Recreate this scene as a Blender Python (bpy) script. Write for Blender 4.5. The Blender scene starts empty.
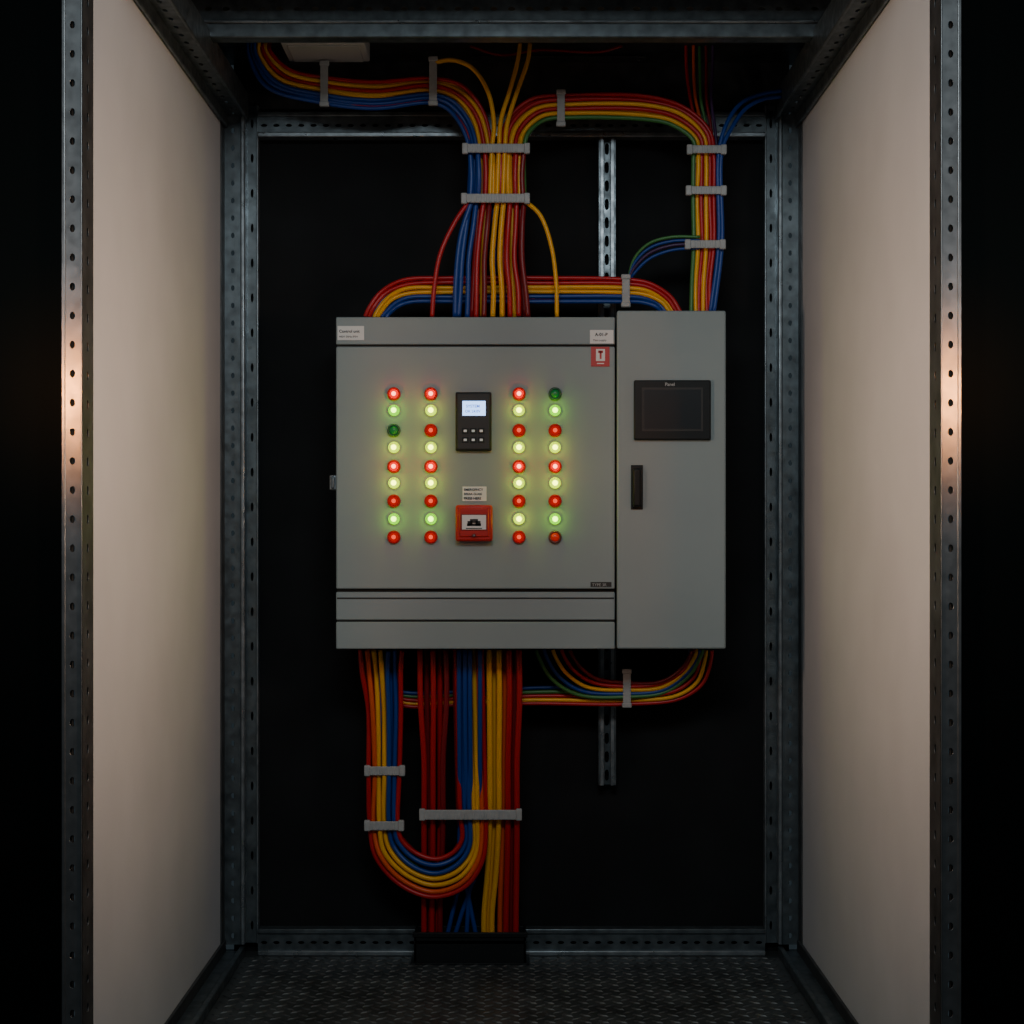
import bpy, bmesh, math, random
from mathutils import Vector, Matrix
random.seed(7)
DIST=4.5; F=1575.0; CZ=1.214
def W(px,py,d):
    """survey conversion: photo reading of a thing standing d metres in front of the back plane -> metres"""
    s=(DIST-d)/F
    return Vector(((px-511.5)*s,-d,CZ+(530-py)*s))
def X(px,d): return (px-511.5)*(DIST-d)/F
def Z(py,d): return CZ+(530-py)*(DIST-d)/F

# ---------------- materials ----------------
def mat(name,col,rough=.5,metal=0,emit=None,es=0,noise=None,bump=None,rvar=None,spec=None):
    m=bpy.data.materials.new(name); m.use_nodes=True
    nt=m.node_tree; b=nt.nodes['Principled BSDF']
    b.inputs['Base Color'].default_value=(*col,1); b.inputs['Roughness'].default_value=rough
    b.inputs['Metallic'].default_value=metal
    if spec is not None: b.inputs['Specular IOR Level'].default_value=spec
    if emit: b.inputs['Emission Color'].default_value=(*emit,1); b.inputs['Emission Strength'].default_value=es
    tc=nt.nodes.new('ShaderNodeTexCoord')
    if noise:
        sc,lo,hi=noise
        n=nt.nodes.new('ShaderNodeTexNoise'); n.inputs['Scale'].default_value=sc; n.inputs['Detail'].default_value=6
        nt.links.new(tc.outputs['Object'],n.inputs['Vector'])
        r=nt.nodes.new('ShaderNodeValToRGB')
        r.color_ramp.elements[0].position=.3; r.color_ramp.elements[1].position=.7
        r.color_ramp.elements[0].color=(*[c*lo for c in col],1); r.color_ramp.elements[1].color=(*[min(1,c*hi) for c in col],1)
        nt.links.new(n.outputs['Fac'],r.inputs['Fac']); nt.links.new(r.outputs['Color'],b.inputs['Base Color'])
    if rvar:
        sc,lo,hi=rvar
        n=nt.nodes.new('ShaderNodeTexNoise'); n.inputs['Scale'].default_value=sc
        nt.links.new(tc.outputs['Object'],n.inputs['Vector'])
        mr=nt.nodes.new('ShaderNodeMapRange'); mr.inputs['From Min'].default_value=.3; mr.inputs['From Max'].default_value=.7
        mr.inputs['To Min'].default_value=lo; mr.inputs['To Max'].default_value=hi
        nt.links.new(n.outputs['Fac'],mr.inputs['Value']); nt.links.new(mr.outputs['Result'],b.inputs['Roughness'])
    if bump:
        sc,st=bump
        n=nt.nodes.new('ShaderNodeTexNoise'); n.inputs['Scale'].default_value=sc; n.inputs['Detail'].default_value=4
        nt.links.new(tc.outputs['Object'],n.inputs['Vector'])
        bp=nt.nodes.new('ShaderNodeBump'); bp.inputs['Strength'].default_value=st; bp.inputs['Distance'].default_value=.002
        nt.links.new(n.outputs['Fac'],bp.inputs['Height']); nt.links.new(bp.outputs['Normal'],b.inputs['Normal'])
    return m
M={}
M['steel']=mat('galvanised_steel',(.125,.15,.165),.42,.75,noise=(28,.65,1.3),rvar=(40,.28,.5))
M['steel_d']=mat('dark_steel',(.075,.08,.084),.5,.6,noise=(20,.6,1.3))
M['steel_b']=mat('bright_steel',(.26,.295,.32),.36,.75,noise=(30,.7,1.25),rvar=(35,.26,.45))
M['post']=mat('post_steel',(.20,.215,.225),.36,.85,noise=(30,.85,1.12),rvar=(50,.33,.42))
M['black']=mat('black_panel',(.010,.011,.012),.75,noise=(6,.8,1.2),spec=.12)
M['surround']=mat('dark_surround',(.003,.004,.004),.95,spec=.0)  # near-black colour stands in for unlit surroundings
M['wall']=mat('painted_panel',(.56,.575,.60),.75,noise=(3,.93,1.04),bump=(160,.12),spec=.25)
M['grey']=mat('cabinet_paint',(.245,.293,.303),.62,noise=(4,.96,1.03),bump=(500,.06),spec=.2)
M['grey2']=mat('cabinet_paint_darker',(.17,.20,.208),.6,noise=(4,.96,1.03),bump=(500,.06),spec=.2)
M['gap']=mat('gap_shadow',(.02,.022,.022),.8)
M['floor']=mat('tread_plate',(.088,.097,.10),.40,.6,noise=(9,.6,1.4),rvar=(14,.35,.52))
M['ground']=mat('dark_concrete',(.02,.02,.02),.9,noise=(5,.7,1.3))
M['red']=mat('cable_red',(.42,.004,.008),.40); M['orange']=mat('cable_orange',(.68,.08,.004),.40)
M['yellow']=mat('cable_yellow',(.80,.39,.003),.40); M['blue']=mat('cable_blue',(.006,.045,.25),.40)
M['green']=mat('cable_green',(.05,.18,.045),.4); M['dred']=mat('cable_darkred',(.19,.003,.007),.40)
M['purple']=mat('cable_purple',(.05,.02,.08),.4)
M['tie']=mat('clamp_plastic',(.34,.35,.35),.55,noise=(40,.9,1.1)); M['white']=mat('label_white',(.66,.67,.66),.6)
M['ink']=mat('ink',(.02,.02,.02),.6); M['dplastic']=mat('black_plastic',(.008,.010,.011),.45,bump=(300,.05),spec=.25)
M['screen']=mat('screen_glass',(.016,.020,.024),.3,spec=.3); M['faint']=mat('faint_print',(.34,.35,.35),.6)
M['lcd']=mat('lcd',(.2,.3,.5),.4,emit=(.30,.52,1),es=3.4); M['lcdtxt']=mat('lcd_text',(.05,.1,.4),.5,emit=(.08,.18,.8),es=.9)
M['alarm']=mat('alarm_red',(.40,.010,.008),.4); M['alarmd']=mat('alarm_red_dark',(.18,.008,.008),.4)
M['key']=mat('key_white',(.5,.5,.5),.5,emit=(.8,.85,.9),es=.15)
M['bez_r']=mat('bezel_red',(.22,.005,.004),.5,emit=(1,.01,.005),es=.10,spec=.2); M['bez_d']=mat('bezel_dark',(.13,.03,.02),.35)
M['bez_g']=mat('bezel_green',(.01,.07,.025),.35)
def lamp(n,c,es): return mat(n,(c[0]*.02,c[1]*.02,c[2]*.02),.9,0,emit=c,es=es,spec=0)
M['l_red']=lamp('lamp_red',(1,.010,.006),1.7); M['l_redc']=lamp('lamp_red_core',(1,.22,.13),7)
M['l_dim']=lamp('lamp_red_dim',(1,.012,.006),.5); M['l_dimc']=lamp('lamp_dim_core',(1,.08,.03),1.6)
M['l_odim']=mat('lamp_orange_dim',(.34,.02,.01),.3,emit=(1,.03,.012),es=.25)  # lens looks dimly lit through its own emission
M['l_grn']=lamp('lamp_green',(.30,1,.0),1.5); M['l_yg']=lamp('lamp_yellowgreen',(.70,1,.0),1.9)
M['l_goff']=mat('lamp_green_off',(.005,.11,.03),.3,emit=(.02,.6,.12),es=.07)
M['core']=lamp('lamp_core',(.92,1,.05),9); M['coreg']=lamp('lamp_core_green',(.60,1,.05),8)
M['diff']=mat('diffuser',(.40,.39,.38),.5)

# ---------------- mesh builder ----------------
class MB:
    def __init__(s,name): s.name=name; s.bm=bmesh.new(); s.mats=[]
    def mi(s,k):
        if k not in s.mats: s.mats.append(k)
        return s.mats.index(k)
    def box(s,x0,x1,y0,y1,z0,z1,k,bev=0,seg=2):
        r=bmesh.ops.create_cube(s.bm,size=1); vs=r['verts']
        x0,x1=sorted((x0,x1)); y0,y1=sorted((y0,y1)); z0,z1=sorted((z0,z1))
        for v in vs:
            v.co=Vector((x0 if v.co.x<0 else x1, y0 if v.co.y<0 else y1, z0 if v.co.z<0 else z1))
        i=s.mi(k); fs=set(f for v in vs for f in v.link_faces)
        for f in fs: f.material_index=i
        if bev:
            es=list(set(e for v in vs for e in v.link_edges))
            rr=bmesh.ops.bevel(s.bm,geom=es,offset=bev,segments=seg,affect='EDGES',profile=.5)
            for f in rr['faces']: f.material_index=i; f.smooth=True
        return s
    def pbox(s,px0,px1,py0,py1,d,th,k,bev=0):
        """front face read at distance d in front of the back plane, thickness th going back"""
        return s.box(X(px0,d),X(px1,d),-d,-d+th,Z(py0,d),Z(py1,d),k,bev)
    def lathe(s,c,axis,prof,k,n=20):
        axis=Vector(axis).normalized(); q=axis.to_track_quat('Z','Y'); c=Vector(c); i=s.mi(k)
        rings=[]
        for r,h in prof:
            if r<1e-6: rings.append([s.bm.verts.new(c+q@Vector((0,0,h)))])
            else: rings.append([s.bm.verts.new(c+q@Vector((r*math.cos(2*math.pi*a/n),r*math.sin(2*math.pi*a/n),h))) for a in range(n)])
        for a,b in zip(rings,rings[1:]):
            for j in range(n):
                j2=(j+1)%n
                try:
                    if len(a)==1 and len(b)==1: continue
                    if len(a)==1: f=s.bm.faces.new((a[0],b[j],b[j2]))
                    elif len(b)==1: f=s.bm.faces.new((a[j],b[0],a[j2]))
                    else: f=s.bm.faces.new((a[j],b[j],b[j2],a[j2]))
                    f.material_index=i; f.smooth=True
                except ValueError: pass
        return s
    def perf(s,o,u,v,nrm,wd,L,pitch,hw,hh,k,th=.003,off=0,n=16,sq=1.0):
        """perforated strip with real holes. o=start centre of strip, u width dir, v length dir, nrm facing"""
        o=Vector(o);u=Vector(u);v=Vector(v);nrm=Vector(nrm); i=s.mi(k)
        cnt=max(1,round(L/pitch)); p=L/cnt
        def face(vs,sm=False):
            f=s.bm.faces.new(vs); f.material_index=i; f.smooth=sm
        for c in range(cnt):
            ce=o+v*(p*(c+.5)); I=[];O=[];IB=[];OB=[]
            for a in range(n):
                t=2*math.pi*a/n; cx,sy=math.cos(t),math.sin(t)
                e=lambda q: math.copysign(abs(q)**sq,q)
                pi_=ce+u*(off+hw*e(cx))+v*(hh*e(sy)); m=max(abs(cx),abs(sy))
                po=ce+u*(wd/2*cx/m)+v*(p/2*sy/m)
                I.append(s.bm.verts.new(pi_));O.append(s.bm.verts.new(po))
                IB.append(s.bm.verts.new(pi_-nrm*th)); OB.append(s.bm.verts.new(po-nrm*th))
            for a in range(n):
                b=(a+1)%n
                face((O[a],O[b],I[b],I[a])); face((I[a],I[b],IB[b],IB[a]),True); face((OB[b],OB[a],IB[a],IB[b]))
                face((O[b],O[a],OB[a],OB[b]))
        return s
    def tube(s,pts,r,k,n=10,sub=8):
        i=s.mi(k); P=[pts[0]]+list(pts)+[pts[-1]]; path=[]
        for a in range(1,len(P)-2):
            p0,p1,p2,p3=P[a-1],P[a],P[a+1],P[a+2]
            def tj(a_,b_): return max((b_-a_).length,1e-5)**.5
            t01,t12,t23=tj(p0,p1),tj(p1,p2),tj(p2,p3)
            m1=(p2-p1)+t12*((p1-p0)/t01-(p2-p0)/(t01+t12)) if (p1-p0).length>1e-5 else (p2-p1)
            m2=(p2-p1)+t12*((p3-p2)/t23-(p3-p1)/(t12+t23)) if (p3-p2).length>1e-5 else (p2-p1)
            for q in range(sub):
                t=q/sub; t2=t*t;t3=t2*t
                path.append(p1*(2*t3-3*t2+1)+m1*(t3-2*t2+t)+p2*(-2*t3+3*t2)+m2*(t3-t2))
        path.append(P[-1].copy())
        T=[(path[min(j+1,len(path)-1)]-path[max(j-1,0)]).normalized() for j in range(len(path))]
        nv=Vector((0,1,0)) 
        if abs(T[0].dot(nv))>.9: nv=Vector((1,0,0))
        prev=None
        for p,t in zip(path,T):
            nv=(nv-t*nv.dot(t)).normalized(); bv=t.cross(nv)
            ring=[s.bm.verts.new(p+(nv*math.cos(2*math.pi*a/n)+bv*math.sin(2*math.pi*a/n))*r) for a in range(n)]
            if prev:
                for a in range(n):
                    f=s.bm.faces.new((prev[a],prev[(a+1)%n],ring[(a+1)%n],ring[a])); f.material_index=i; f.smooth=True
            else:
                f=s.bm.faces.new(ring[::-1]); f.material_index=i
            prev=ring
        f=s.bm.faces.new(prev); f.material_index=i
        return s
    def text(s,body,px,py,d,hpx,k,bold=0):
        """flat printed lettering, left-bottom at (px,py)"""
        cu=bpy.data.curves.new('t','FONT'); cu.body=body; cu.size=hpx*1.35*(DIST-d)/F; cu.extrude=.0002; cu.offset=bold
        ob=bpy.data.objects.new('t',cu); bpy.context.scene.collection.objects.link(ob)
        bpy.context.view_layer.update()
        me=bpy.data.meshes.new_from_object(ob.evaluated_get(bpy.context.evaluated_depsgraph_get()))
        mt=Matrix.Translation(W(px,py,d))@Matrix.Rotation(math.pi/2,4,'X')
        me.transform(mt); i=s.mi(k); n0=len(s.bm.faces); s.bm.from_mesh(me); s.bm.faces.ensure_lookup_table()
        for f in s.bm.faces[n0:]: f.material_index=i
        bpy.data.objects.remove(ob); bpy.data.meshes.remove(me); bpy.data.curves.remove(cu)
        return s
    def done(s,parent=None,recalc=True):
        if recalc: bmesh.ops.recalc_face_normals(s.bm,faces=s.bm.faces)
        me=bpy.data.meshes.new(s.name); s.bm.to_mesh(me); s.bm.free()
        for k in s.mats: me.materials.append(M[k])
        ob=bpy.data.objects.new(s.name,me); bpy.context.scene.collection.objects.link(ob)
        if parent: ob.parent=parent
        return ob
def empty(name):
    e=bpy.data.objects.new(name,None); bpy.context.scene.collection.objects.link(e); e.empty_display_size=.1; return e

WX=.823; FY=-1.48   # half width of the enclosure, front plane
TOP=2.56
# ---------------- shell ----------------
m=MB('wall_back'); m.box(-.80,.80,.042,.06,0,TOP,'black'); m.box(-.80,.80,.036,.042,2.425,TOP,'steel_d'); m.done()
m=MB('wall_left'); m.box(-WX-.02,-WX,-1.40,.0,.03,TOP,'wall'); m.done()
m=MB('wall_right'); m.box(WX,WX+.02,-1.40,.0,.03,TOP,'wall'); m.done()
m=MB('ceiling'); m.box(-WX-.02,WX+.02,-1.44,.06,TOP,TOP+.02,'steel_d')
m.perf((-.12,-.03,TOP-.012),(0,1,0),(1,0,0),(0,0,-1),.05,.50,.035,.007,.007,'steel_d')
for y in(-.32,-.62,-.95): m.box(-WX,WX,y-.015,y+.015,TOP-.03,TOP,'steel_d',.003)
m.done()
m=MB('dark_sheet_left'); m.box(-2.6,-WX-.036,-1.47,-1.42,-.02,3.2,'surround'); m.done()  # added sheets, left and right, standing in for darkness beyond the posts
m=MB('dark_sheet_right'); m.box(WX+.036,2.6,-1.47,-1.42,-.02,3.2,'surround'); m.done()
# floor with raised tread bars
m=MB('floor'); m.box(-WX-.02,WX+.02,FY,.06,-.02,0,'floor'); i=m.mi('floor')
p=.044; r=0; y=-1.46
while y<-.01:
    x=-.74+(p/2 if r%2 else 0); c=0
    while x<.74:
        ang=math.radians(35 if r%2 else -35); ca,sa=math.cos(ang),math.sin(ang)
        L,wd,h=.0175,.0046,.0030
        base=[(-L,0),(0,-wd),(L,0),(0,wd)]; top=[(-L*.6,0),(0,-wd*.45),(L*.6,0),(0,wd*.45)]
        vb=[m.bm.verts.new((x+a*ca-b*sa,y+a*sa+b*ca,0.0001)) for a,b in base]
        vt=[m.bm.verts.new((x+a*ca-b*sa,y+a*sa+b*ca,h)) for a,b in top]
        f=m.bm.faces.new(vt); f.material_index=i
        for j in range(4):
            f=m.bm.faces.new((vb[j],vb[(j+1)%4],vt[(j+1)%4],vt[j])); f.material_index=i
        x+=p; c+=1
    y+=p*.6; r+=1
m.done()
m=MB('ground'); m.box(-3.2,3.2,-6,FY-.001,-.06,-.02,'ground'); m.done()

# back corner posts
for sg in(-1,1):
    m=MB('corner_post')
    m.perf(((WX+.769)/2*sg,-.002,.03),(1,0,0),(0,0,1),(0,-1,0),WX-.769,2.40,.05,.005,.008,'steel')
    m.box(.760*sg,.773*sg,-.012,.03,.03,2.43,'steel_b',.004)
    m.perf((.744*sg,.018,.03),(1,0,0),(0,0,1),(0,-1,0),.034,2.40,.10,.004,.013,'steel')
    m.box(.7245*sg,.730*sg,.008,.038,.03,2.43,'steel_b',.002)
    m.box((WX-.004)*sg,WX*sg,-.05,-.002,.03,2.43,'steel_d')
    m.done()
# back rails
def rail(zc,h,name='perforated_rail'):
    m=MB(name)
    m.perf((-.724,-.004,zc),(0,0,1),(1,0,0),(0,-1,0),h*.62,1.448,.035,.0045,.009,'steel',off=-.002)
    m.box(-.724,.724,-.014,.03,zc-h/2,zc-h*.31,'steel_b',.003)
    m.box(-.724,.724,-.010,.03,zc+h*.31,zc+h/2,'steel',.003)
    m.done()
rail((Z(928,0)+Z(955,0))/2,.076); rail((Z(112,0)+Z(138,0))/2,.074)
# side floor rails and ceiling rails
for sg in(-1,1):
    m=MB('floor_side_rail')
    m.box(.775*sg,WX*sg,-1.42,-.002,0,.012,'steel'); m.box(.760*sg,.776*sg,-1.42,-.002,0,.026,'steel',.003)
    m.box((WX-.008)*sg,WX*sg,-1.42,-.002,.01,.045,'steel_d',.002); m.done()
    m=MB('ceiling_side_rail')
    m.box((WX-.006)*sg,WX*sg,-1.42,-.002,2.37,2.56,'steel_d',.002)
    m.perf((.788*sg,-1.42,2.395),(1,0,0),(0,1,0),(0,0,-1),.058,1.418,.06,.006,.011,'steel')
    m.box(.751*sg,.760*sg,-1.42,-.002,2.385,2.46,'steel',.003)
    m.box((WX-.014)*sg,(WX-.004)*sg,-1.42,-.002,2.362,2.40,'steel',.003); m.done()
# ceiling cross beam
m=MB('ceiling_cross_beam'); yb=-.57; zb=Z(38,.57)
m.box(-WX,WX,yb,yb+.04,zb,zb+.010,'steel',.002)
m.box(-WX,WX,yb-.006,yb+.006,zb,zb+.036,'steel',.003)
m.box(-WX,WX,yb-.014,yb+.006,zb+.034,zb+.042,'steel_b',.003)
m.perf((-WX,yb-.004,zb+.072),(0,0,1),(1,0,0),(0,-1,0),.060,2*WX,.045,.005,.009,'steel')
m.box(-WX,WX,yb-.012,yb+.006,zb+.102,zb+.125,'steel',.003)
m.done()
# front posts
for sg in(-1,1):
    m=MB('perforated_post')
    m.perf(((WX+.019)*sg,FY,-.02),(1,0,0),(0,0,1),(0,-1,0),.038,2.9,.0555,.0052,.0075,'post')
    m.perf((WX*sg,(FY-1.40)/2,-.02),(0,1,0),(0,0,1),(-sg,0,0),abs(FY+1.40),2.9,.0555,.007,.0095,'steel_d')
    m.box((WX+.032)*sg,(WX+.040)*sg,FY-.002,-1.42,-.02,2.88,'post',.002)
    m.box((WX+.0)*sg,(WX+.003)*sg,FY-.002,FY+.004,-.02,2.88,'post',.001)
    m.done()

# strut channel
m=MB('strut_channel'); x0,x1=X(598,0),X(616,0); zt,zz=Z(139,0),Z(785,0)
m.perf(((x0+x1)/2,.010,zz),(1,0,0),(0,0,1),(0,-1,0),x1-x0,zt-zz,.052,.006,.016,'steel',sq=.7)
m.box(x0,x0+.008,-.012,.04,zz,zt,'steel',.002); m.box(x1-.008,x1,-.012,.04,zz,zt,'steel',.002)
m.box(x0+.006,x0+.016,-.012,-.006,zz,zt,'steel_b',.001); m.box(x1-.016,x1-.006,-.012,-.006,zz,zt,'steel_b',.001)
m.done()

# ---------------- main cabinet ----------------
D=.30
cab=empty('control_cabinet')
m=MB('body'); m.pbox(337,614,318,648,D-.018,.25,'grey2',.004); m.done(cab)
m=MB('top_strip'); m.pbox(336,615,317,344.5,D,.02,'grey',.003); m.done(cab)
m=MB('door'); m.pbox(336,615,346.5,589,D+.006,.022,'grey',.004); m.done(cab)
m=MB('lower_strip'); m.pbox(336,615,592,620,D-.004,.02,'grey',.003); m.pbox(337,614,597.5,599,D-.003,.01,'gap'); m.done(cab)
m=MB('plinth_strip'); m.pbox(336,615,622,649,D,.02,'grey',.003); m.done(cab)
m=MB('seams'); m.pbox(337,614,340,350,D-.01,.004,'gap'); m.pbox(337,614,586,595,D-.01,.004,'gap'); m.pbox(337,614,618,624,D-.01,.004,'gap'); m.done(cab)
m=MB('hinge'); m.pbox(329.5,337,475,490,D-.01,.03,'steel_b',.003); m.pbox(331,334,477,488,D,.012,'steel',.002); m.done(cab)
m=MB('labels')
m.pbox(337.5,364,326,340,D+.0012,.0012,'white'); m.text('Control unit',339,332.6,D+.0016,3.0,'ink',.0002); m.text('400V 50Hz IP54',339,337.6,D+.0016,2.1,'ink')
m.pbox(590,613.5,330,343.5,D+.0012,.0012,'white'); m.text('A-01-P',595,336,D+.0016,3.3,'ink',.0003); m.text('Main supply',593,341.1,D+.0016,2.1,'ink')
m.pbox(590.5,611.5,582,587,D+.0072,.0012,'ink'); m.text('TYPE 3R',592,586.2,D+.0076,3.0,'faint')
m.pbox(462.5,486.5,486.5,501,D+.0072,.0012,'white'); 
m.text('EMERGENCY',463.8,490.8,D+.0078,2.5,'ink',.0002); m.text('BREAK GLASS',463.8,495,D+.0078,2.2,'ink',.0002); m.text('PRESS HERE',463.8,499.5,D+.0078,2.5,'ink',.0003)
m.done(cab)
m=MB('fire_sign'); m.pbox(591,609.5,346.8,366.5,D+.008,.002,'alarm'); m.pbox(596,605,349,361,D+.0086,.0008,'white')
m.pbox(599.6,601.6,351,359,D+.0092,.0008,'alarm'); m.pbox(598.2,603,350.5,353,D+.0092,.0008,'alarm'); m.pbox(597,604,363,364,D+.0086,.0008,'white'); m.done(cab)

# narrow cabinet
nc=empty('narrow_cabinet'); D2=.315
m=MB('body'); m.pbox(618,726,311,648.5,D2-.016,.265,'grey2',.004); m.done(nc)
m=MB('door'); m.pbox(617,726,310.5,649,D2,.016,'grey',.005); m.done(nc)
m=MB('handle'); m.pbox(631,643,465,509.5,D2+.003,.004,'dplastic',.001); m.pbox(633,641.5,468,507,D2+.022,.02,'dplastic',.006); m.done(nc)

m=MB('touchscreen_display'); m.pbox(634,711,380,440,D2+.012,.0118,'dplastic',.004)
m.pbox(642,703,387.5,431,D2+.0132,.002,'ink'); m.pbox(644,701,389.5,429,D2+.014,.002,'screen')
m.text('Panel',665,385.8,D2+.0125,3.4,'faint',.0002); m.done()

m=MB('keypad_display_unit'); m.pbox(455.5,491.5,392,451,D+.022,.0155,'dplastic',.004)
m.pbox(457.5,489.5,394,449,D+.0235,.003,'ink',.001)
m.pbox(462.5,485.5,401,415.5,D+.025,.002,'lcd'); m.text('SYSTEM',466,407.5,D+.0254,3,'lcdtxt',.0002); m.text('OK 24.0V',465,412.5,D+.0254,2.8,'lcdtxt',.0002)
for a in range(3):
    for b in range(2):
        m.pbox(463.7+a*8,466.7+a*8,429.7+b*9,432+b*9,D+.026,.002,'key',.0005)
        m.pbox(462+a*8,468.5+a*8,428+b*9,434+b*9,D+.0248,.002,'dplastic',.0005)
m.done()

m=MB('fire_alarm_call_point'); m.pbox(455.5,492.5,505,541.5,D+.036,.0295,'alarm',.006)
m.pbox(459,489,508,537,D+.040,.006,'alarm',.003)
m.pbox(460.5,487,514,530.5,D+.0412,.003,'alarmd',.001); m.pbox(462,486,515,529.5,D+.0424,.003,'white')
for sx in(-1,1):
    m.pbox(474+sx*4-2.5,474+sx*4+2.5,521,525.5,D+.0432,.001,'ink')
m.pbox(467,481,523.5,526,D+.0432,.001,'ink'); m.pbox(470,478,519,523,D+.0432,.001,'ink'); m.pbox(466,482,528,528.8,D+.0432,.001,'ink')
m.lathe(W(474,535.5,D+.039),(0,-1,0),[(.006,0),(.006,.003),(.0035,.0035),(.003,.001),(0,.001)],'alarmd')
m.lathe(W(474,535.5,D+.040),(0,-1,0),[(.0028,0),(.0024,.002),(0,.002)],'steel_b')
m.done()

# indicator lights
m=MB('indicator_lights')
cols=[394,431,519,555]; rows=[394,410.5,430.5,447.5,466.5,483,501,519,537]
lay=[['R','G','g','Y','R','Y','r','G','r'],['R','Y','r','Y','R','Y','r','G','r'],['R','Y','r','Y','R','Y','r','Y','r'],['g','G','r','Y','R','Y','r','G','o']]
sc=(DIST-D)/F; leds=[]
for cx,l in zip(cols,lay):
    for ry,t in zip(rows,l):
        c=W(cx,ry,D+.0062); ax=(0,-1,0)
        if t in'Rrgo':
            bz={'R':'bez_r','r':'bez_r','g':'bez_g','o':'bez_d'}[t]
            m.lathe(c,ax,[(6.6*sc,0),(6.6*sc,.008),(5.9*sc,.0105),(4.6*sc,.0105),(4.3*sc,.007)],bz)
            R=4.4*sc; main={'R':'l_red','r':'l_dim','g':'l_goff','o':'l_odim'}[t]
        else:
            R=5.4*sc; main={'G':'l_grn','Y':'l_yg'}[t]
            m.lathe(c,ax,[(5.6*sc,0),(5.6*sc,.003),(5.0*sc,.004)],main)
        z0=.006 if t in'Rrgo' else .004; H=.010 if t in'Rrgo' else .012
        m.lathe(c,ax,[(R,z0)]+[(R*math.cos(a*math.pi/12),z0+H*math.sin(a*math.pi/12)) for a in range(1,5)],main)
        core={'R':'l_redc','r':'l_dimc','g':'l_goff','o':'l_odim','G':'coreg','Y':'core'}[t]
        m.lathe(c,ax,[(R*math.cos(a*math.pi/12),z0+H*math.sin(a*math.pi/12)) for a in range(4,6)]+[(0,z0+H)],core)
        if t in 'RGYr': leds.append((c+Vector((0,-.024,0)),t))
ind=m.done()
lc={}
for t,(col,e) in {'R':((1,.03,.01),.036),'r':((1,.05,.02),.006),'G':((.36,1,.0),.050),'Y':((.80,1,.0),.055)}.items():
    l=bpy.data.lights.new('led_'+t,'POINT'); l.color=col; l.energy=e; l.shadow_soft_size=.0012; lc[t]=l
for n,(p,t) in enumerate(leds):
    o=bpy.data.objects.new('led',lc[t]); o.location=p; bpy.context.scene.collection.objects.link(o); o.parent=ind

# ---------------- cables ----------------
def bundle(m,wps,cols,r=.0082,layers=1,jit=.0015,cols2=None):
    n=len(cols)
    for ly in range(layers):
        for i,k in enumerate(cols):
            t=(i+.5)/n
            if ly: t=(i+1)/n if i<n-1 else (i+.2)/n
            jx,jz=random.uniform(-jit,jit),random.uniform(-jit,jit)
            pts=[]
            for (ax,ay,bx,by,d) in wps:
                dd=d-ly*r*1.8
                p=W(ax+(bx-ax)*t,ay+(by-ay)*t,dd)
                p+=Vector((random.uniform(-jit,jit)*.6+jx*.5,random.uniform(-jit,jit)*2.5,random.uniform(-jit,jit)*.6+jz*.5))
                pts.append(p)
            m.tube(pts,r,k if ly==0 else (cols2 or cols)[(i*3+1)%n])
def single(m,pts,k,r=.0075):
    m.tube([W(*p) for p in pts],r,k)

# overhead left run down into the centre
m=MB('cable_harness')
bundle(m,[(272,42,246,42,.17),(272,50,247,56,.17),(292,68,265,88,.17),(328,76,320,104,.17),(375,80,375,110,.17),(430,76,430,104,.17),(462,84,446,110,.17),(484,108,460,127,.17),(494,148,467,148,.18),(494,200,467,200,.19)],
       ['red','yellow','red','yellow','blue','blue','blue'],layers=2,r=.0057,jit=.002)
# overhead right run
bundle(m,[(498,200,527,200,.20),(498,148,527,148,.20),(507,118,530,136,.19),(530,98,546,122,.18),(570,93,570,120,.17),(650,95,645,121,.17),(690,108,670,126,.17),(712,132,692,142,.17),(716,160,692,160,.17),(716,200,691,200,.17),(716,243,692,243,.17),(712,285,690,285,.17),(712,316,690,316,.17)],
       ['red','red','yellow','red','yellow','green'],layers=2,r=.0060,jit=.002)
# blue joining at right
bundle(m,[(782,88,782,100,.12),(765,90,765,102,.13),(742,98,748,112,.15),(727,115,735,130,.17),(717,150,724,150,.18),(717,243,724,243,.18),(708,316,716,316,.18)],['blue','blue'],r=.0058)
bundle(m,[(683,44,716,44,.12),(684,70,716,70,.12),(688,100,714,100,.14),(696,135,718,135,.15),(694,170,720,170,.16)],['red','orange','green','dred','purple'],r=.0045)
# yellow arches in the centre
single(m,[(436,62,.18),(452,60,.19),(472,68,.20),(488,92,.205),(494,125,.21),(492,148,.215),(490,200,.215)],'yellow',.0062)
single(m,[(520,44,.18),(518,60,.19),(510,90,.2),(501,120,.21),(499,148,.215),(497,200,.215)],'yellow',.0062)
single(m,[(530,44,.18),(528,60,.19),(516,95,.2),(507,125,.21),(505,148,.215),(503,200,.215)],'yellow',.0062)
single(m,[(470,46,.15),(500,55,.15),(540,50,.15),(600,52,.15),(622,46,.15)],'dred',.004)
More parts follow.
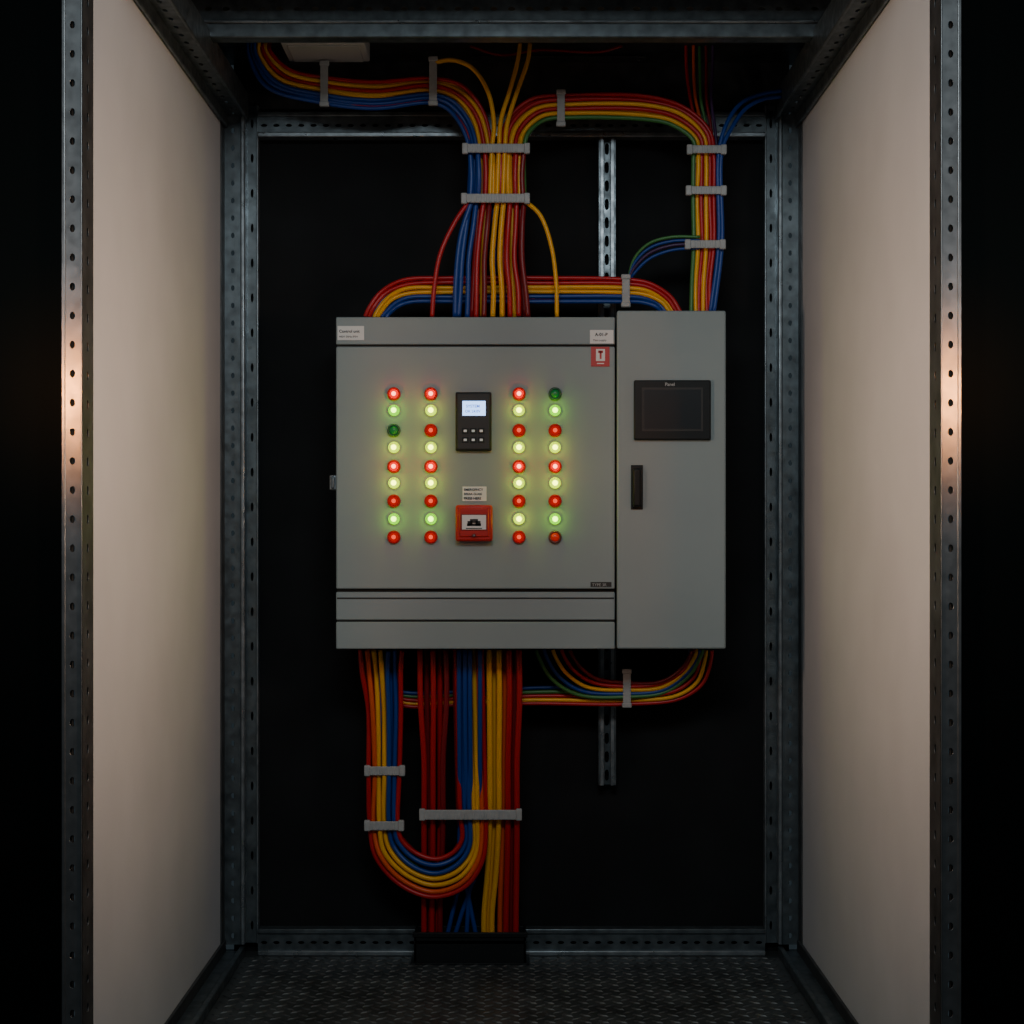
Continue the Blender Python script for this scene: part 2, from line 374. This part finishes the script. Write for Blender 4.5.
# centre drop to cabinet
bundle(m,[(467,200,527,200,.205),(463,225,526,225,.21),(458,260,526,260,.215),(456,290,530,290,.215),(454,317,532,317,.215)],
       ['blue','blue','red','dred','yellow','yellow','red','red','dred'],r=.0074,jit=.002)
bundle(m,[(474,200,524,200,.18),(470,260,526,260,.185),(466,317,530,317,.185)],['red','yellow','blue','red','yellow','dred'],jit=.003,r=.0074)
bundle(m,[(466,148,528,148,.205),(468,175,526,175,.21),(467,200,527,200,.205)],['blue','blue','red','yellow','red','yellow','red','dred'],r=.0072)
single(m,[(470,200,.21),(455,222,.22),(440,255,.225),(434,290,.225),(432,317,.225)],'red',.0065)
single(m,[(472,200,.21),(461,235,.215),(456,280,.22),(455,317,.22)],'blue',.0075)
single(m,[(524,200,.21),(540,215,.22),(551,245,.225),(556,280,.225),(557,317,.225)],'yellow',.006)
m.done()

# horizontal run over the cabinet
m=MB('cable_harness')
bundle(m,[(363,317,388,317,.16),(367,308,391,314,.16),(379,291,401,307,.16),(402,279,412,304,.16),(450,276,450,304,.16),(540,276,540,304,.16),(622,277,622,304,.16),(650,282,642,304,.16),(672,296,655,308,.16),(682,312,662,315,.16)],
       ['red','red','yellow','yellow','blue','blue'],r=.0060,layers=2,jit=.002)
for k,(o,c) in enumerate([(0,'green'),(7,'blue'),(14,'purple'),(22,'blue')]):
    single(m,[(700,237+o*.5,.185),(672,237+o*.6,.18),(650,243+o*.7,.17),(636,256+o*.7,.16),(630,272+o*.4,.15),(629,300,.14)],c,.0042)
m.done()

# lower left loop
m=MB('cable_harness')
bundle(m,[(357,650,405,650,.17),(359,670,404,670,.165),(365,710,403,710,.15),(367,771,402,771,.13),(367,826,401,826,.12),(374,858,404,838,.12),(397,886,418,851,.12),(432,901,436,856,.125),(465,890,452,850,.13),(484,862,460,838,.13),(489,815,458,810,.13),(487,740,456,740,.14),(484,650,454,650,.16)],
       ['red','orange','yellow','yellow','blue','blue','red'],r=.0068,layers=1,jit=.003)
bundle(m,[(360,650,402,650,.15),(368,710,400,710,.13),(370,771,399,771,.11),(370,826,398,826,.10),(392,872,412,846,.10),(432,890,436,862,.105),(476,862,458,842,.105),(484,812,456,812,.11),(482,650,452,650,.14)],
       ['dred','red','blue','green','blue','dred'],r=.0064,jit=.004)
m.done()
# lower centre drop
m=MB('cable_harness')
for x0,x1,x2,k,r in [(420,424,424,'red',.008),(433,433,432,'red',.008),(446,443,440,'dred',.008),(489,490,484,'yellow',.008),(499,499,492,'yellow',.008),(509,508,506,'red',.0085),(519,517,516,'red',.0085)]:
    single(m,[(x0,650,.17),(x0+.5,700,.165),(x1,760,.15),(x1,815,.13),(x1*.6+x2*.4,870,.09),(x2,915,.065),(x2,945,.055)],k,r)
for x0,x1,x2,k in [(427,430,430,'dred'),(440,440,438,'red'),(505,503,500,'orange'),(514,512,511,'dred'),(494,494,488,'yellow')]:
    single(m,[(x0,650,.145),(x0,700,.14),(x1,815,.11),(x2,915,.05),(x2,945,.04)],k,.0078)
for x0,x1,x2,k in [(459,460,478,'blue'),(470,471,466,'blue'),(480,480,452,'blue'),(465,466,445,'blue')]:
    single(m,[(x0,650,.182),(x0,700,.172),(x1,815,.12),(x1,860,.09),((x1+x2)/2,900,.06),(x2,945,.045)],k,.0066)
m.done()
# lower right run
m=MB('cable_harness')
bundle(m,[(714,650,688,650,.13),(713,660,687,655,.13),(704,685,683,670,.12),(680,701,668,681,.11),(626,706,626,685,.09),(540,705,540,686,.085),(470,706,470,690,.085),(400,706,400,690,.08),(380,690,392,684,.08)],
       ['red','yellow','red','green','blue'],r=.0055,jit=.002)
bundle(m,[(532,650,574,650,.13),(534,658,576,654,.13),(547,680,585,666,.12),(575,697,600,677,.11),(626,699,626,681,.105),(665,694,660,680,.115),(690,676,680,668,.13),(702,655,690,654,.14),(704,650,690,650,.14)],
       ['green','blue','yellow','red','dred'],r=.0055,jit=.002)
m.done()

# cable clamps
def clampH(px0,px1,py,d,h=9):
    m=MB('cable_clamp'); m.pbox(px0,px1,py-h/2,py+h/2,d,.005,'tie',.002)
    m.pbox(px0,px0+6,py-h/2-1,py+h/2+1,d+.003,.014,'tie',.003); m.pbox(px1-6,px1,py-h/2-1,py+h/2+1,d+.003,.014,'tie',.003)
    m.pbox(px0+1,px0+4,py-h/2+1,py+h/2-1,d,.03,'tie',.002); m.pbox(px1-4,px1-1,py-h/2+1,py+h/2-1,d,.03,'tie',.002)
    n=int((px1-px0-14)/5)
    for a in range(n): m.pbox(px0+8+a*5,px0+10.5+a*5,py-h/2+1,py+h/2-1,d+.0015,.003,'tie',.0008)
    m.done()
def clampV(px,py0,py1,d,w=8):
    m=MB('cable_clamp'); m.pbox(px-w/2,px+w/2,py0,py1,d,.005,'tie',.002)
    m.pbox(px-w/2-.8,px+w/2+.8,py0,py0+5,d+.003,.014,'tie',.003); m.pbox(px-w/2-.8,px+w/2+.8,py1-5,py1,d+.003,.014,'tie',.003)
    m.pbox(px-w/2+1,px+w/2-1,py0+1,py0+4,d,.02,'tie',.001); m.pbox(px-w/2+1,px+w/2-1,py1-4,py1-1,d,.02,'tie',.001)
    m.done()
clampH(462,530,148,.228); clampH(461,530,198,.230)
clampH(687,727,149,.195,8); clampH(686,727,190,.195,8); clampH(685,726,244,.198,8)
clampV(324,60,106,.185); clampV(433,56,105,.185); clampV(561,89,126,.186); clampV(626,274,307,.175,8); clampV(627,669,708,.118,8)
clampH(364,405,771,.146); clampH(364,404,826,.140); clampH(419,522,815,.158,10)

# floor cable entry box
m=MB('floor_cable_box')
x0,x1=X(414,.10),X(526,.10); h=Z(933,.10)
m.box(x0,x1,-.10,-.092,0,h,'dplastic',.002); m.box(x0,x0+.008,-.10,-.016,0,h,'dplastic',.002); m.box(x1-.008,x1,-.10,-.016,0,h,'dplastic',.002)
m.box(x0,x1,-.024,-.016,0,h,'dplastic',.002); m.box(x0,x1,-.1,-.016,h-.03,h-.022,'ink'); m.box(x0-.004,x1+.004,-.104,-.096,h-.012,h+.002,'dplastic',.002)
m.box(x0-.01,x1+.01,-.108,-.016,0,.006,'dplastic',.001)
m.done()
m=MB('ceiling_lamp'); m.box(X(286,.2),X(368,.2),-.30,-.14,TOP-.05,TOP,'diff',.004); m.box(X(292,.2),X(362,.2),-.29,-.15,TOP-.054,TOP-.048,'diff',.002); m.done()

# ---------------- lights ----------------
def area(name,loc,target,sx,sy,e,col,spread=180):
    l=bpy.data.lights.new(name,'AREA'); l.shape='RECTANGLE'; l.size=sx; l.size_y=sy; l.energy=e; l.color=col; l.spread=math.radians(spread)
    o=bpy.data.objects.new(name,l); bpy.context.scene.collection.objects.link(o); o.location=loc
    o.rotation_euler=(Vector(target)-Vector(loc)).to_track_quat('-Z','Y').to_euler(); return o
for sg,s in((-1,''),(1,'.001')):
    area('side_lamp'+s,(1.22*sg,-1.98,1.50),(-.82*sg,-1.30,1.47),.10,.25,4.2 if sg>0 else 3.6,(1,.64,.42),66)
    area('fill_lamp'+s,(1.22*sg,-1.98,1.60),(-.82*sg,-.95,1.65),.10,.25,2.3,(1,.90,.84),150)
    area('post_glow'+s,(.955*sg,-1.85,1.50),(.84*sg,-1.48,1.48),.03,.08,.40 if sg>0 else .48,(1,.31,.055),70)  # added unseen lamps, only for the orange glow on the posts
area('front_fill',(0,-3.7,2.95),(0,0,1.4),1.5,.6,34,(.88,.97,1))  # added soft fill for the cabinets, from above near the camera
w=bpy.data.worlds.new('world'); bpy.context.scene.world=w; w.use_nodes=True
w.node_tree.nodes['Background'].inputs[0].default_value=(.35,.5,.6,1); w.node_tree.nodes['Background'].inputs[1].default_value=.045

# ---------------- camera ----------------
cam=bpy.data.cameras.new('camera'); co=bpy.data.objects.new('camera',cam); bpy.context.scene.collection.objects.link(co)
cam.sensor_width=36; cam.lens=F/1024*36; cam.shift_y=18/1024; cam.shift_x=.5/1024
co.location=(0,-DIST,CZ); co.rotation_euler=(math.pi/2,0,0); cam.clip_start=.05
bpy.context.scene.camera=co
